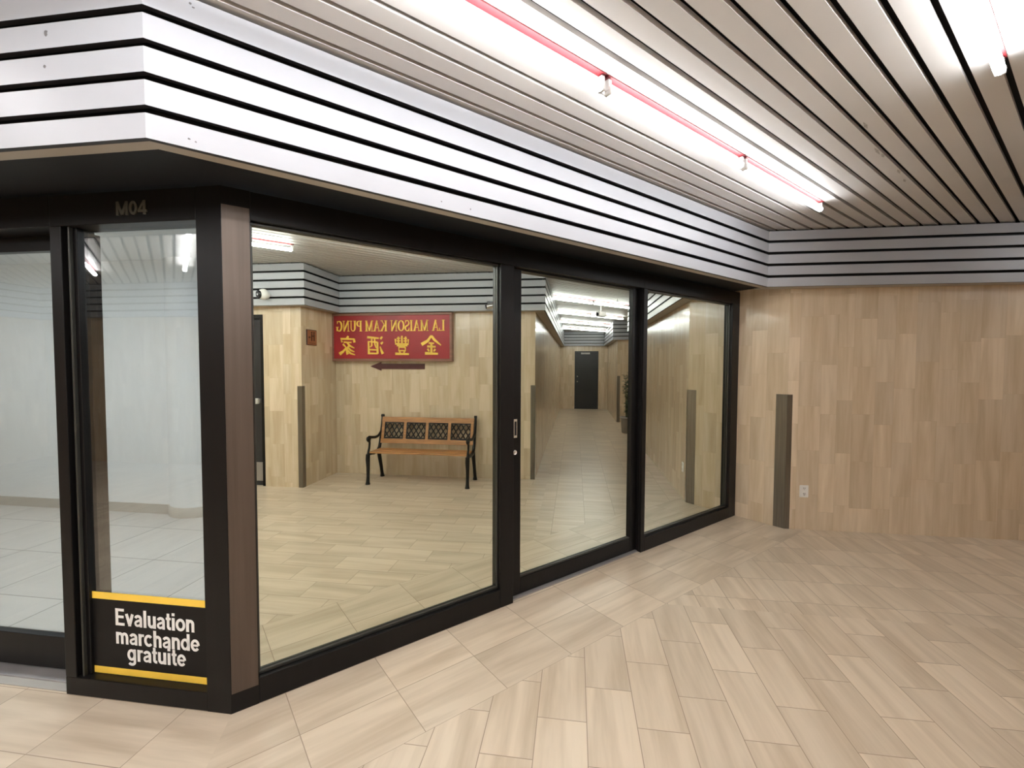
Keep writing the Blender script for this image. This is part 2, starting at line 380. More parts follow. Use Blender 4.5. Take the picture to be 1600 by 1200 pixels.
# side on which the wall lies, as a sign of the line value
out = dict(front=1, back=1, r0=-1, r1=1, r2=1, right=1, end=1, cl=-1, bench=1, toil=-1, side=1, rear=-1, far=-1, left=1)
def shifted(nm, t):
    a, b, c = lncoef(fl[nm]); return (a, b, c + out[nm] * t * math.hypot(a, b))
def inter(l1, l2):
    a, b, c = l1; d, e, f = l2; det = a * e - b * d
    return Vector(((c * e - b * f) / det, (a * f - c * d) / det, 0))
n = len(order)
def ring(t): return [inter(shifted(order[i - 1], t), shifted(order[i], t)) for i in range(n)]      # vertex i = start of run i
r0, r1, r2 = ring(0), ring(.022), ring(.05)
trim_no = 1
for i, nm in enumerate(order):
    j = (i + 1) % n; mb = MB()
    for k in range(5):
        z = ZF + k * PITCH; t = BW
        u_ = Vector((0, 0, z)); v_ = Vector((0, 0, z + t)); e_ = M['board_edge']
        q_ = [r0[i] + u_, r0[j] + u_, r1[j] + u_, r1[i] + u_, r0[i] + v_, r0[j] + v_, r1[j] + v_, r1[i] + v_]
        flip = (q_[1] - q_[0]).cross(q_[3] - q_[0]).z < 0
        def fc(*ix): return [tuple(reversed(ix)) if flip else ix]
        mb.raw(q_, fc(0, 1, 5, 4), M['board']); mb.raw(q_, fc(2, 3, 7, 6), M['lip']); mb.raw(q_, fc(0, 3, 2, 1), e_); mb.raw(q_, fc(4, 5, 6, 7), e_); mb.raw(q_, fc(1, 2, 6, 5), e_); mb.raw(q_, fc(3, 0, 4, 7), e_)
    # dark carrier behind the gaps
    mb.prism([r2[i] + Vector((0, 0, ZF + .09)), r2[j] + Vector((0, 0, ZF + .09)), r2[j] + (r2[j] - r1[j]).normalized() * .03 + Vector((0, 0, ZF + .09)), r2[i] + (r2[i] - r1[i]).normalized() * .03 + Vector((0, 0, ZF + .09))], (0, 0, CEIL + .05 - ZF - .09), M['void'])
    # underside return
    wlip = .075 if nm in ('front', 'left') else .155
    rr = ring(wlip)
    mb.prism([r1[i] + Vector((0, 0, ZF)), r1[j] + Vector((0, 0, ZF)), rr[j] + Vector((0, 0, ZF)), rr[i] + Vector((0, 0, ZF))], (0, 0, .012), M['lip'])
    struct(mb.build('trim_%d' % trim_no)); trim_no += 1
def px_ray(px, py):
    return (F2 + R3 * ((px - 800) / FPX) + U3 * ((600 - py) / FPX)), Vector((0, 0, CAM_H))
mb = MB()
for px, py, sx, sz in ((72, 52, .010, .014), (70, 104, .007, .009), (297, 5, .006, .006), (302, 12, .005, .005), (295, 217, .006, .004), (306, 222, .004, .004), (735, 327, .006, .007), (690, 315, .005, .005)):
    d_, o_ = px_ray(px, py)
    left_ = px < 220
    nrm_ = Vector((-S2, -S2, 0)) if left_ else Vector((0, -1, 0)); c_ = -1.844 * S2 if left_ else -1.899
    t_ = c_ / d_.dot(nrm_) if not left_ else (c_ / d_.dot(nrm_))
    p_ = o_ + d_ * t_ + nrm_ * .0006; e_ = Vector((-nrm_.y, nrm_.x, 0)); rr_ = random.Random(px)
    mb.poly([p_ + e_ * (sx * math.cos(a) * rr_.uniform(.4, 1)) + Vector((0, 0, sz * math.sin(a) * rr_.uniform(.5, 1))) for a in [k * math.pi / 4 for k in range(8)]], M['chip'])
struct(mb.build('trim_%d' % trim_no)); trim_no += 1
# black soffit above the shop glazing
mb = MB(); rs = ring(.07)
zz = 2.33
mb.prism([inter(shifted('left', .05), shifted('front', .05)) + Vector((0, 0, zz)), inter(shifted('front', .05), (1, 0, XE + .05)) + Vector((0, 0, zz)), Vector((XE + .05, D + .2, zz)), Vector((XC + .08, D + .2, zz))], (0, 0, .02), M['void'])
a = inter(shifted('left', .05), shifted('front', .05)); b_ = a + lf * 9.5
mb.prism([a + Vector((0, 0, zz)), Vector((XC + .08, D + .2, zz)), Vector((XC + .08, D + .2, zz)) + lf * 9.5, b_ + Vector((0, 0, zz))], (0, 0, .02), M['void'])
struct(mb.build('trim_%d' % trim_no)); trim_no += 1

# ------------------------------------------------------------------ slatted ceiling
mb = MB(); G0 = 1.030
y = G0 - PITCH * 84
while y < 8.2:
    y0, y1 = y + .0125, y + PITCH - .0125
    mb.box((-9, y0, CEIL), (13.5, y1, CEIL + .022), M['slat'])
    y += PITCH
for px, py, ln in ((1352, 196, .05), (1370, 236, .07), (1379, 243, .04), (1404, 268, .05), (1413, 282, .04)):
    d_, o_ = px_ray(px, py); p_ = o_ + d_ * ((CEIL - .0006 - CAM_H) / d_.z)
    mb.poly([p_ + Vector((-ln, -.004, 0)), p_ + Vector((0, -.009, 0)), p_ + Vector((ln, .003, 0)), p_ + Vector((.2 * ln, .008, 0))], M['scuff'])
mb.box((-9, -9, CEIL + .06), (13.5, 8.4, CEIL + .14), M['void'])
struct(mb.build('ceiling'))

# ------------------------------------------------------------------ fluorescent lights (red battens in the slat gaps, bare tubes below)
TL = 1.2
proto = None
def make_light(glow):
    t = empty('fluorescent_light')
    mb = MB(); mb.box((-TL / 2 - .003, -.0165, -.006), (TL / 2 + .003, .0165, .05), M['red']); mb.build('batten', t)
    for s in (-1, 1):
        mb = MB(); x = s * (TL / 2 - .012)
        mb.box((x - .011, -.011, -.060), (x + .011, .011, -.012), M['socket'], .003)
        mb.box((x - .008, -.017, -.076), (x + .008, .017, -.044), M['socket'], .004)
        mb.build('lamp_holder', t)
    mb = MB(); mb.tube([(-TL / 2 + .022, 0, -.06), (TL / 2 - .022, 0, -.06)], .018, glow, 14); mb.build('tube', t)
    return t
def dup(root):
    r = root.copy(); C.objects.link(r)
    for ch in root.children:
        c = ch.copy(); C.objects.link(c); c.parent = r
    return r
used = [False]
proto = make_light(M['tube'])
def light(x, y, label, z=CEIL, group='fluorescent tubes under the slatted ceiling'):
    o = dup(proto) if used[0] else proto; used[0] = True
    o.location = (x, y, z); tag(o, label, 'fluorescent light', group)
    return o
YA = G0 + 3 * PITCH
light(3.34, YA, 'fluorescent tube on red batten, far end of the long row above the fascia')
light(2.12, YA, 'fluorescent tube on red batten, middle of the long row, between silver holders')
light(.90, YA, 'fluorescent tube on red batten, nearest of the long row, cut off by the picture’s top')
light(2.09, .30, 'fluorescent tube on red batten by itself at the top right corner of the picture')
def g(y): return G0 + PITCH * round((y - G0) / PITCH)
for k in range(2): light(-.32 - 1.206 * k, YA, 'added unseen fluorescent tube continuing the long row, behind the viewer')
for k in range(3): light(.88 - 1.206 * k, .30, 'fluorescent tube of the second hall row, behind the viewer')
for k in range(2): light(.42 - 1.206 * k, g(-.42), ['fluorescent tube by the stepped stone wall, mirrored high in the large pane', 'fluorescent tube of the stepped wall row, behind the viewer'][k])
for k in range(3): light(-1.5 - 1.206 * k, g(2.37), 'fluorescent tube before the left shop face, mirrored above the white column')
for k in range(3): light(-2.6 - 1.206 * k, g(3.37), 'fluorescent tube before the left shop face, mirrored at the top of the leftmost pane')
for k in range(3): light(-2.74 - 1.206 * k, YA, 'added unseen fluorescent tube continuing the long row, behind the viewer')  # unseen lamps added for brightness, in line with the long row
for k in range(3): light(-2.4 - 1.206 * k, g(-.42), 'added unseen fluorescent tube behind the viewer, to brighten the hall')  # more unseen lamps, added to brighten the hall
for yy, x0, nn in ((-.95, -.2, 4), (-1.75, -.1, 4), (-2.6, -.7, 3)):  # unseen rows added to lift the light on floor and walls
    for k in range(nn): light(x0 - 1.206 * k, g(yy), 'added unseen fluorescent tube behind the viewer, to brighten the hall')
def corr(y, n, tail):
    x0 = (SJ - y + SB - y) / 2
    for k in range(n): light(x0 + (k - (n - 1) / 2) * 1.206, g(y), 'fluorescent tube across the corridor, ' + tail[k])
corr(-1.13, 2, ['nearest row, left one as mirrored in the sliding door', 'nearest row, right one as mirrored in the sliding door'])
corr(-2.62, 2, ['second row, left one as mirrored in the sliding door', 'second row, right one as mirrored in the sliding door'])
corr(-4.10, 2, ['third row, left one as mirrored in the sliding door', 'third row, right one as mirrored in the sliding door'])
corr(-5.60, 2, ['fourth row, left one before the dark door', 'fourth row, right one before the dark door'])

# ------------------------------------------------------------------ shopfront, front face
def frame_obj(name, parent, boxes, mt=None):
    mb = MB()
    for b in boxes:
        mb.box(b[0], b[1], (b[2] if len(b) > 2 else None) or mt or M['bronze'], .003)
    return mb.build(name, parent)
HD = 2.312; GT = 2.187; FD = .11                 # head top, glass top, frame depth
y0, y1 = D, D + FD; gy = D + .045
def pane(parent, x0, x1, z0, z1, yy, mt):
    mb = MB(); mb.box((x0, yy, z0), (x1, yy + .008, z1), mt); return mb.build('pane', parent)
# large fixed pane
w1 = struct(empty('window_1', (XC, D, 0)))
def rel(o, boxes): return [[tuple(Vector(b[0]) - o.location), tuple(Vector(b[1]) - o.location)] + list(b[2:]) for b in boxes]
def front_window(o, xa, xb, ga, gb, zb, top=HD):
    fr = frame_obj('window_frame', o, rel(o, [((xa, y0, 0), (ga, y1, GT)), ((gb, y0, 0), (xb, y1, GT)), ((ga, y0, 0), (gb, y1, zb)), ((xa, y0, GT), (xb, y1, top))]))
    frame_obj('glazing_bead', o, rel(o, [((ga, gy - .018, zb), (gb, gy - .001, zb + .016)), ((ga, gy - .018, GT - .014), (gb, gy - .001, GT)), ((ga, gy - .018, zb + .016), (ga + .010, gy - .001, GT - .014)), ((gb - .010, gy - .018, zb + .016), (gb, gy - .001, GT - .014))]), M['bead'])
    mb = MB(); mb.box(tuple(Vector((ga - .008, gy, zb - .008)) - o.location), tuple(Vector((gb + .008, gy + .008, GT + .008)) - o.location), M['mirror_glass']); mb.build('pane', o)
front_window(w1, XC + .11, 1.745, XC + .11, 1.640, .118)
w2 = struct(empty('window_2', (3.1, D, 0)))
front_window(w2, 3.075, XE, 3.125, 4.515, .112)
# thin vertical grooves on the mullion
frame_obj('mullion_cover', w2, rel(w2, [((3.067, D + .018, 0), (3.076, D + .034, GT)), ((3.067, D + .055, 0), (3.076, D + .075, GT))]))
# sliding door
d1 = struct(empty('door_1', (1.7, D, 0))); dy0, dy1 = D + .05, D + .09
frame_obj('door_frame', d1, rel(d1, [((1.70, dy0, .012), (1.842, dy1, 2.187)), ((2.995, dy0, .012), (3.08, dy1, 2.187)), ((1.842, dy0, .012), (2.995, dy1, .122)), ((1.842, dy0, 2.176), (2.995, dy1, 2.187))]))
frame_obj('glazing_bead', d1, rel(d1, [((1.842, dy0 + .004, .122), (2.995, dy0 + .019, .136))]), M['bead'])
frame_obj('door_head', d1, rel(d1, [((1.745, y0, GT), (3.075, y1, HD))]))
mb = MB(); mb.box(tuple(Vector((1.835, dy0 + .02, .115)) - d1.location), tuple(Vector((3.00, dy0 + .028, 2.182)) - d1.location), M['mirror_glass']); mb.build('pane', d1)
frame_obj('threshold', d1, rel(d1, [((1.745, D + .02, 0), (3.075, D + .11, .010), M['alu'])]))
# recessed pull and lock
hx, hz, hy = 1.794, 1.139, dy0
mb = MB()
mb.box((hx - .014, hy - .004, hz - .062), (hx + .014, hy + .001, hz - .046), M['chrome'], .001); mb.box((hx - .014, hy - .004, hz + .046), (hx + .014, hy + .001, hz + .062), M['chrome'], .001)
mb.box((hx - .014, hy - .004, hz - .046), (hx - .009, hy + .001, hz + .046), M['chrome'], .001); mb.box((hx + .009, hy - .004, hz - .046), (hx + .014, hy + .001, hz + .046), M['chrome'], .001)
mb.box((hx - .009, hy - .001, hz - .046), (hx + .009, hy + .001, hz + .046), M['black_plastic'])
mb.build('door_handle', d1, Matrix.Translation(-d1.location))['label'] = 'chrome recessed pull'
mb = MB(); mb.lathe([(.0, -.0), (.0165, 0), (.0165, .006), (.012, .010), (.012, .007), (.005, .008), (.001, .008)], (0, 0, 0), M['chrome'], 18)
mb.build('lock', d1, Matrix.Translation(Vector((hx - .005, hy, .980)) - d1.location) @ Matrix.Rotation(math.radians(90), 4, 'X'))['label'] = 'round chrome lock cylinder'

# ------------------------------------------------------------------ shopfront, left face (built along local x = away from the corner)
LM = Matrix.Translation(P['A']) @ Matrix.Rotation(math.radians(135), 4, 'Z')      # local x -> (-s, s); local y -> (-s,-s) toward the hall
def lbox(mb, x0, x1, d0, d1_, z0, z1, mt, bev=.003): mb.box((x0, -d0, z0), (x1, -d1_, z1), mt, bev)   # d = depth into the shop
# corner post
w3 = struct(empty('window_3', P['A'], math.radians(135)))
mb = MB()
# post: one closed prism following both faces
post = [Vector((XC, D, 0)), Vector((XC + .11, D, 0)), Vector((XC + .11, D + .09, 0)), Vector((XC + .02, D + .115, 0)), P['A'] + lf * .118 + Vector((S2, S2, 0)) * .09, P['A'] + lf * .118]
inv3 = LM.inverted()
mb.prism(post, (0, 0, HD), M['bronze']); mb.build('corner_post', w3, inv3)
mb = MB(); mb.box((XC + .003, D - .003, .09), (XC + .107, D + .001, 2.235), M['lit_bronze']); mb.build('lit_post_face', w3, inv3)['label'] = 'post front with reflected hall light put into its colour'  # added sheet, paints the lit front of the same bronze post
mb = MB()
lbox(mb, .118, .86, 0, .11, 2.172, HD, M['bronze']); lbox(mb, .118, .86, 0, .11, 0, .085, M['bronze'])
lbox(mb, .755, .80, .03, .11, .085, 2.172, M['bronze']); lbox(mb, .80, .86, 0, .11, .085, 2.172, M['bronze'])
lbox(mb, .772, .782, .012, .03, .085, 2.172, M['bead'])
mb.build('window_frame', w3)
mb = MB(); lbox(mb, .105, .775, .045, .053, .08, 2.18, M['clear_glass'], 0); mb.build('pane', w3)
# sliding door at the far left
d2 = struct(empty('door_2', P['A'] + lf * .8, math.radians(135)))
mb = MB(); ox = -.8
lbox(mb, .785 + ox, .915 + ox, .12, .16, .02, 2.172, M['bronze']); lbox(mb, 2.16 + ox, 2.24 + ox, .12, .16, .02, 2.172, M['bronze'])
lbox(mb, .87 + ox, 2.16 + ox, .12, .16, .02, .185, M['bronze']); lbox(mb, .87 + ox, 2.16 + ox, .12, .16, 2.10, 2.172, M['bronze']); mb.build('door_frame', d2)
mb = MB(); lbox(mb, .865 + ox, 2.165 + ox, .137, .145, .18, 2.105, M['clear_glass'], 0); mb.build('pane', d2)
mb = MB(); lbox(mb, .86 + ox, 2.30 + ox, 0, .18, 2.172, HD, M['bronze']); lbox(mb, 2.24 + ox, 2.30 + ox, 0, .18, 0, 2.172, M['bronze']); mb.build('door_surround', d2)
mb = MB(); lbox(mb, .86 + ox, 2.24 + ox, .055, .175, 0, .012, M['alu'], .002); lbox(mb, .86 + ox, 2.24 + ox, .01, .055, 0, .006, M['base'], .001); mb.build('threshold', d2)

# left face frame for a viewer: x to the viewer's right = toward the corner
V3 = Matrix.Rotation(math.radians(180), 4, 'Z')      # in window-local axes: text X -> -x, outward (-Y) -> +y
# ---- decal on the narrow pane
dec = empty('window_decal', P['A'] + lf * .45 + Vector((0, 0, .09)), math.radians(135))
tag(dec, 'black vinyl decal with white lettering and yellow stripes at the foot of the narrow pane', 'window decal')
def dx(t): return t - .45
ZD = -.09; face = -.045 + .0012
mb = MB(); mb.box((dx(.119), -.045, .086 + ZD), (dx(.754), face, .480 + ZD), M['decal_black']); mb.build('backing', dec)
mb = MB(); mb.box((dx(.122), face, .447 + ZD), (dx(.754), face + .001, .480 + ZD), M['decal_yellow']); mb.build('stripe', dec)
mb = MB(); mb.box((dx(.122), face, .088 + ZD), (dx(.754), face + .001, .120 + ZD), M['decal_yellow']); mb.build('stripe', dec)
tfd = Matrix.Translation((0, face, 0)) @ V3
# ---- unit number above it
un = empty('unit_number', P['A'] + lf * .42 + Vector((0, 0, 2.205)), math.radians(135))
tag(un, 'raised olive grey unit number on the black frame head above the narrow pane', 'sign')


# ------------------------------------------------------------------ shop interior
def plain_wall(name, a, b, h, mt, th=.1):
    a = Vector(a); b = Vector(b); d = (b - a).normalized(); nn = Vector((-d.y, d.x, 0)); mb = MB()
    mb.prism([a, b, b - nn * th, a - nn * th], (0, 0, h), M[mt]); return struct(mb.build(name))
SW = 5.76
wa, wb, wc, wd = sd(SW, DO), Vector((.75, SW - .75, 0)), Vector((XE, SW - .75, 0)), Vector((XE, D + .12, 0))
plain_wall('wall_shop_back', wb, wa, 2.7, 'white_wall')
plain_wall('wall_shop_inner', wc, wb, 2.7, 'white_wall')
plain_wall('wall_shop_right', wd, wc, 2.7, 'white_wall')
plain_wall('wall_shop_left', wa, sd(SL, DO), 2.7, 'white_wall')
mb = MB(); dn = Vector((-S2, -S2, 0))
mb.prism([wa, wb, wb + dn * .012, wa + dn * .012], (0, 0, .10), M['base']); struct(mb.build('baseboard_shop'))
mb = MB(); mb.lathe([(.285, 0), (.285, 2.66)], (.225, 5.80, 0), M['white_wall'], 48); pil = struct(mb.build('wall_column'))
mb = MB(); mb.lathe([(.297, 0), (.297, .10), (.285, .104)], (.225, 5.80, 0), M['base'], 48); struct(mb.build('baseboard_column'))
mb = MB(); mb.prism([P['A'] + Vector((.1, .13, 0)) + Vector((0, 0, 2.62)), Vector((XE, D + .13, 2.62)), Vector((XE, SW - .7, 2.62)), Vector((.75, SW - .7, 2.62)), wa + Vector((0, 0, 2.62)), sd(SL + .2, DO, 2.62)], (0, 0, .04), M['white_wall']); struct(mb.build('ceiling_shop'))
def shop_light(x, y, rz, lab):
    t = empty('ceiling_light', (x, y, 2.62), rz); tag(t, lab, 'ceiling light', 'shop ceiling lights')
    mb = MB(); mb.box((-.6, -.06, -.05), (.6, .06, 0), M['white_plastic'], .006); mb.build('housing', t)
    mb = MB(); mb.box((-.57, -.045, -.056), (.57, .045, -.05), M['shop_tube']); mb.build('diffuser', t)
for k, (x, y) in enumerate([(-.45, 4.0), (-1.5, 5.1), (-2.7, 6.3), (1.3, 3.3)]):
    shop_light(x, y, math.radians(-45), 'ceiling light inside the shop, lighting the white back wall')

# ------------------------------------------------------------------ corner guards (steel angles)
def guard(pt, d_a, d_b, la, lb, label, h=1.29):
    """angle wrapping an outside corner: d_a, d_b = unit directions away from the corner along the two faces"""
    g_ = empty('corner_guard', pt); tag(g_, label, 'corner guard', 'steel corner guards')
    d_a = Vector(d_a); d_b = Vector(d_b); o_ = -(d_a + d_b); 
    # outward offset point of the corner
    th = .003
    na = (-d_b + d_a * d_a.dot(d_b)).normalized(); nb = (-d_a + d_b * d_a.dot(d_b)).normalized()
    # corner point shifted out along both normals
    det = na.x * nb.y - na.y * nb.x
    q = Vector(((th * nb.y - th * na.y) / det, (na.x * th - nb.x * th) / det, 0))
    mb = MB(); mb.prism([Vector((0, 0, 0)), d_a * la, d_a * la + na * th, q, d_b * lb + nb * th, d_b * lb], (0, 0, h), M['steel'])
    mb.build('steel_angle', g_)
    return g_
e_pp = Vector((S2, S2, 0)); e_pm = Vector((S2, -S2, 0))
guard(P['Cc'], (0, 1, 0), e_pm, .10, .045, 'steel corner guard on the stone corner beside the right end of the shopfront')
guard(P['J'], -e_pp, e_pm, .06, .06, 'steel corner guard where the bench wall turns into the corridor, mirrored beside the sliding door')
guard(P['L'], -e_pp, e_pm, .06, .06, 'steel corner guard on the stepped corner left of the bench, mirrored in the large pane')
guard(P['G'], e_pm, e_pp, .05, .08, 'steel corner guard far down the corridor beside the potted plant')
guard(P['Dd'], -e_pm, e_pp, .06, .06, 'steel corner guard at the end of the back wall, before the plant recess')

# ------------------------------------------------------------------ outlet on the back wall
bo = sd(SB, 4.770 - 1.702, .37); rz_back = math.atan2(-S2, S2)   # local x along e_pm, local -y toward the hall
ot = empty('wall_outlet', bo, rz_back); tag(ot, 'white double wall outlet low on the back wall, right of the steel guard', 'outlet')
mb = MB(); mb.box((-.039, -.007, -.058), (.039, 0, .058), M['white_plastic'], .003); mb.build('cover_plate', ot)
for s in (-1, 1):
    mb = MB(); mb.box((-.017, -.0095, s * .027 - .017), (.017, -.006, s * .027 + .017), M['white_plastic'], .004)
    so = mb.build('socket', ot); mb = MB()
    for sx in (-.006, .006): mb.box((sx - .0018, -.0102, s * .027 - .001), (sx + .0018, -.0092, s * .027 + .010), M['black_plastic'])
    mb.tube([(0, -.0102, s * .027 - .009), (0, -.0092, s * .027 - .009)], .003, M['black_plastic'], 8); mb.build('slots', so)

# ------------------------------------------------------------------ things on the bench wall (local x = viewer's right, local -y toward viewer)
RZB = math.radians(225)
def on_bench_wall(s, z=0.0, off=0.0): return sd(s, DK - off / S2, z)

def ribbon(mb, pts, ws, mt, y0, y1):
    """stroke with varying width in the XZ plane, extruded from y0 (front) to y1"""
    pts = [Vector((p[0], 0, p[1])) for p in pts]; L_, R_ = [], []
    for k, p in enumerate(pts):
        d = (pts[min(k + 1, len(pts) - 1)] - pts[max(k - 1, 0)]).normalized(); nn = Vector((-d.z, 0, d.x)); h = ws[k] / 2
        L_.append(p + nn * h); R_.append(p - nn * h)
    for k in range(len(pts) - 1):
        q = [L_[k], L_[k + 1], R_[k + 1], R_[k]]
        mb.prism([p + Vector((0, y1, 0)) for p in q], (0, y0 - y1, 0), mt)
def arc(cx, cy, rx, ry, a0, a1, n=12): return [(cx + rx * math.cos(math.radians(a0 + (a1 - a0) * k / n)), cy + ry * math.sin(math.radians(a0 + (a1 - a0) * k / n))) for k in range(n + 1)]
TK, TN, SF = .17, .075, .06          # thick stem, thin stroke, serif height
def stem(x, y0=0, y1=1, t=TK): return ([(x, y0), (x, y1)], [t, t])
def serif(x, y, w=.3): return ([(x - w / 2, y), (x + w / 2, y)], [SF, SF])
GL = {
 'L': (.62, [stem(.16), serif(.16, .03), serif(.16, .97), ([(.1, .035), (.58, .035)], [.07, .07]), ([(.575, .0), (.59, .28)], [.05, .06])]),
 'A': (.78, [([(.39, 1.0), (.13, .02)], [.07, .07]), ([(.36, 1.0), (.63, .02)], [TK, TK]), ([(.2, .33), (.56, .33)], [.06, .06]), serif(.12, .03, .24), serif(.64, .03, .28)]),
 'M': (.92, [([(.15, 0), (.15, 1)], [.075, .075]), ([(.14, 1), (.46, .04)], [TK, TK]), ([(.46, .04), (.76, 1)], [.07, .07]), stem(.77), serif(.13, .03, .24), serif(.77, .03, .3), serif(.12, .97, .22), serif(.8, .97, .22)]),
 'I': (.36, [stem(.18), serif(.18, .03), serif(.18, .97)]),
 'S': (.56, [(arc(.28, .745, .19, .225, 20, 250, 10) + arc(.27, .26, .21, .235, 80, -160, 10), [.07] * 3 + [.10] * 4 + [.14] * 4 + [.17] + [.15] * 4 + [.1] * 6), ([(.47, .70), (.47, 1.0)], [.05, .05]), ([(.075, .0), (.075, .32)], [.05, .05])]),
 'O': (.78, [(arc(.39, .5, .29, .46, 0, 360, 24), [TK * (.45 + .55 * abs(math.cos(math.radians(15 * k)))) for k in range(25)])]),
 'N': (.80, [([(.15, 0), (.15, 1)], [.075, .075]), ([(.14, 1), (.65, .02)], [TK, TK]), ([(.655, 0), (.655, 1)], [.075, .075]), serif(.14, .03, .25), serif(.12, .97, .22), serif(.66, .97, .25)]),
 'K': (.78, [stem(.16), serif(.16, .03), serif(.16, .97), ([(.2, .42), (.60, .97)], [.075, .075]), ([(.32, .58), (.64, .03)], [TK, TK]), serif(.62, .97, .24), serif(.64, .03, .28)]),
 'P': (.66, [stem(.16), serif(.16, .03), serif(.16, .97), ([(.16, .965)] + arc(.33, .72, .23, .245, 90, -90, 10) + [(.16, .475)], [.07, .07, .09, .12, .15, .17, .18, .17, .15, .12, .09, .07, .07])]),
 'U': (.76, [([(.16, 1), (.16, .35)] + arc(.375, .32, .215, .28, 180, 360, 10) + [(.59, .35), (.59, 1)], [TK, TK, TK, .15, .12, .09, .08, .08, .075, .075, .075, .075, .075, .075, .075]), serif(.16, .97), serif(.59, .97, .25)]),
 'G': (.78, [(arc(.40, .5, .29, .455, 48, 318, 20), [.06] * 3 + [.09, .12, .15] + [TK] * 9 + [.15, .12, .1, .08, .07, .07]), ([(.615, .05), (.615, .42)], [.15, .15]), serif(.60, .42, .3), ([(.60, .72), (.60, .98)], [.05, .05])]),
 ' ': (.34, []),
}
def serif_text(mb, s, x0, x1, z0, h, mt, yf, yb_):
    tot = sum(GL[c][0] for c in s); k = (x1 - x0) / tot; x = x0
    for c in s:
        for pts, ws in GL[c][1]:
            ribbon(mb, [(x + p[0] * k, z0 + p[1] * h) for p in pts], [w_ * min(k, h) for w_ in ws], mt, yf, yb_)
        x += GL[c][0] * k
# brush characters, strokes in a unit square (x right, z up): list of (points, widths)
def bs(*a): return a
CH = [
 # gold
 [([(.50, 1.0), (.34, .78), (.0, .50)], [.10, .12, .05]), ([(.50, 1.0), (.68, .74), (1.02, .54)], [.10, .13, .16]), ([(.36, .60), (.64, .62)], [.07, .09]), ([(.28, .42), (.72, .44)], [.08, .10]),
  ([(.50, .62), (.50, .08)], [.10, .10]), ([(.30, .30), (.38, .18)], [.09, .07]), ([(.70, .32), (.62, .18)], [.09, .07]), ([(.16, .06), (.84, .08)], [.09, .13])],
 # abundant
 [([(.28, .96), (.28, .56)], [.07, .08]), ([(.50, 1.0), (.50, .56)], [.08, .08]), ([(.72, .96), (.72, .56)], [.07, .08]), ([(.12, .82), (.12, .56), (.90, .58), (.90, .84)], [.08, .09, .09, .09]),
  ([(.20, .86), (.40, .86)], [.05, .06]), ([(.20, .73), (.40, .73)], [.05, .06]), ([(.60, .87), (.82, .87)], [.05, .06]), ([(.60, .74), (.82, .74)], [.05, .06]),
  ([(.18, .48), (.82, .50)], [.07, .09]), ([(.30, .40), (.30, .22), (.70, .22), (.70, .41), (.30, .40)], [.07] * 5), ([(.34, .20), (.40, .08)], [.07, .06]), ([(.66, .20), (.60, .08)], [.07, .06]), ([(.08, .04), (.92, .06)], [.08, .12])],
 # wine
 [([(.06, .96), (.18, .84)], [.07, .11]), ([(.02, .68), (.15, .58)], [.07, .11]), ([(.03, .06), (.12, .22), (.20, .44)], [.13, .10, .04]), ([(.28, .88), (1.0, .94)], [.07, .11]),
  ([(.36, .68), (.36, .06)], [.09, .10]), ([(.36, .67), (.92, .70), (.90, .04)], [.08, .09, .11]), ([(.54, .90), (.52, .56), (.44, .36)], [.07, .07, .05]), ([(.72, .90), (.72, .48), (.84, .42)], [.07, .07, .06]),
  ([(.40, .26), (.88, .28)], [.06, .07]), ([(.36, .07), (.90, .08)], [.07, .08])],
 # home
 [([(.46, 1.0), (.54, .88)], [.08, .11]), ([(.10, .86), (.06, .66)], [.09, .11]), ([(.10, .84), (.94, .86), (.84, .68)], [.07, .10, .09]), ([(.26, .66), (.74, .68)], [.06, .08]),
  ([(.54, .66), (.36, .48), (.08, .36)], [.08, .09, .04]), ([(.40, .50), (.56, .30), (.52, .04), (.38, .10)], [.09, .12, .11, .04]), ([(.48, .40), (.30, .24), (.08, .16)], [.08, .09, .04]),
  ([(.52, .26), (.32, .08), (.04, .0)], [.08, .09, .04]), ([(.80, .58), (.60, .40)], [.09, .05]), ([(.58, .40), (.76, .20), (1.02, .04)], [.07, .10, .16])],
]
# ---- strokes of the unit number (text x runs toward the corner)
mb = MB(); k_ = .060; X0 = -.085
def nb(pts, w_): ribbon(mb, [(X0 + p[0] * k_, p[1] * k_) for p in pts], [w_ * k_] * len(pts), M['number'], -.0045, 0)
nb([(.10, 0), (.10, 1)], .20); nb([(.88, 0), (.88, 1)], .20); nb([(.10, .97), (.49, .06)], .20); nb([(.88, .97), (.49, .06)], .20)
nb([(1.42 + .24 * math.cos(math.radians(a)), .5 + .41 * math.sin(math.radians(a))) for a in range(0, 361, 20)], .19)
nb([(2.34, 0), (2.34, 1)], .20); nb([(2.34, .97), (1.90, .29)], .17); nb([(1.82, .25), (2.56, .25)], .17)
mb.build('lettering', un, V3)
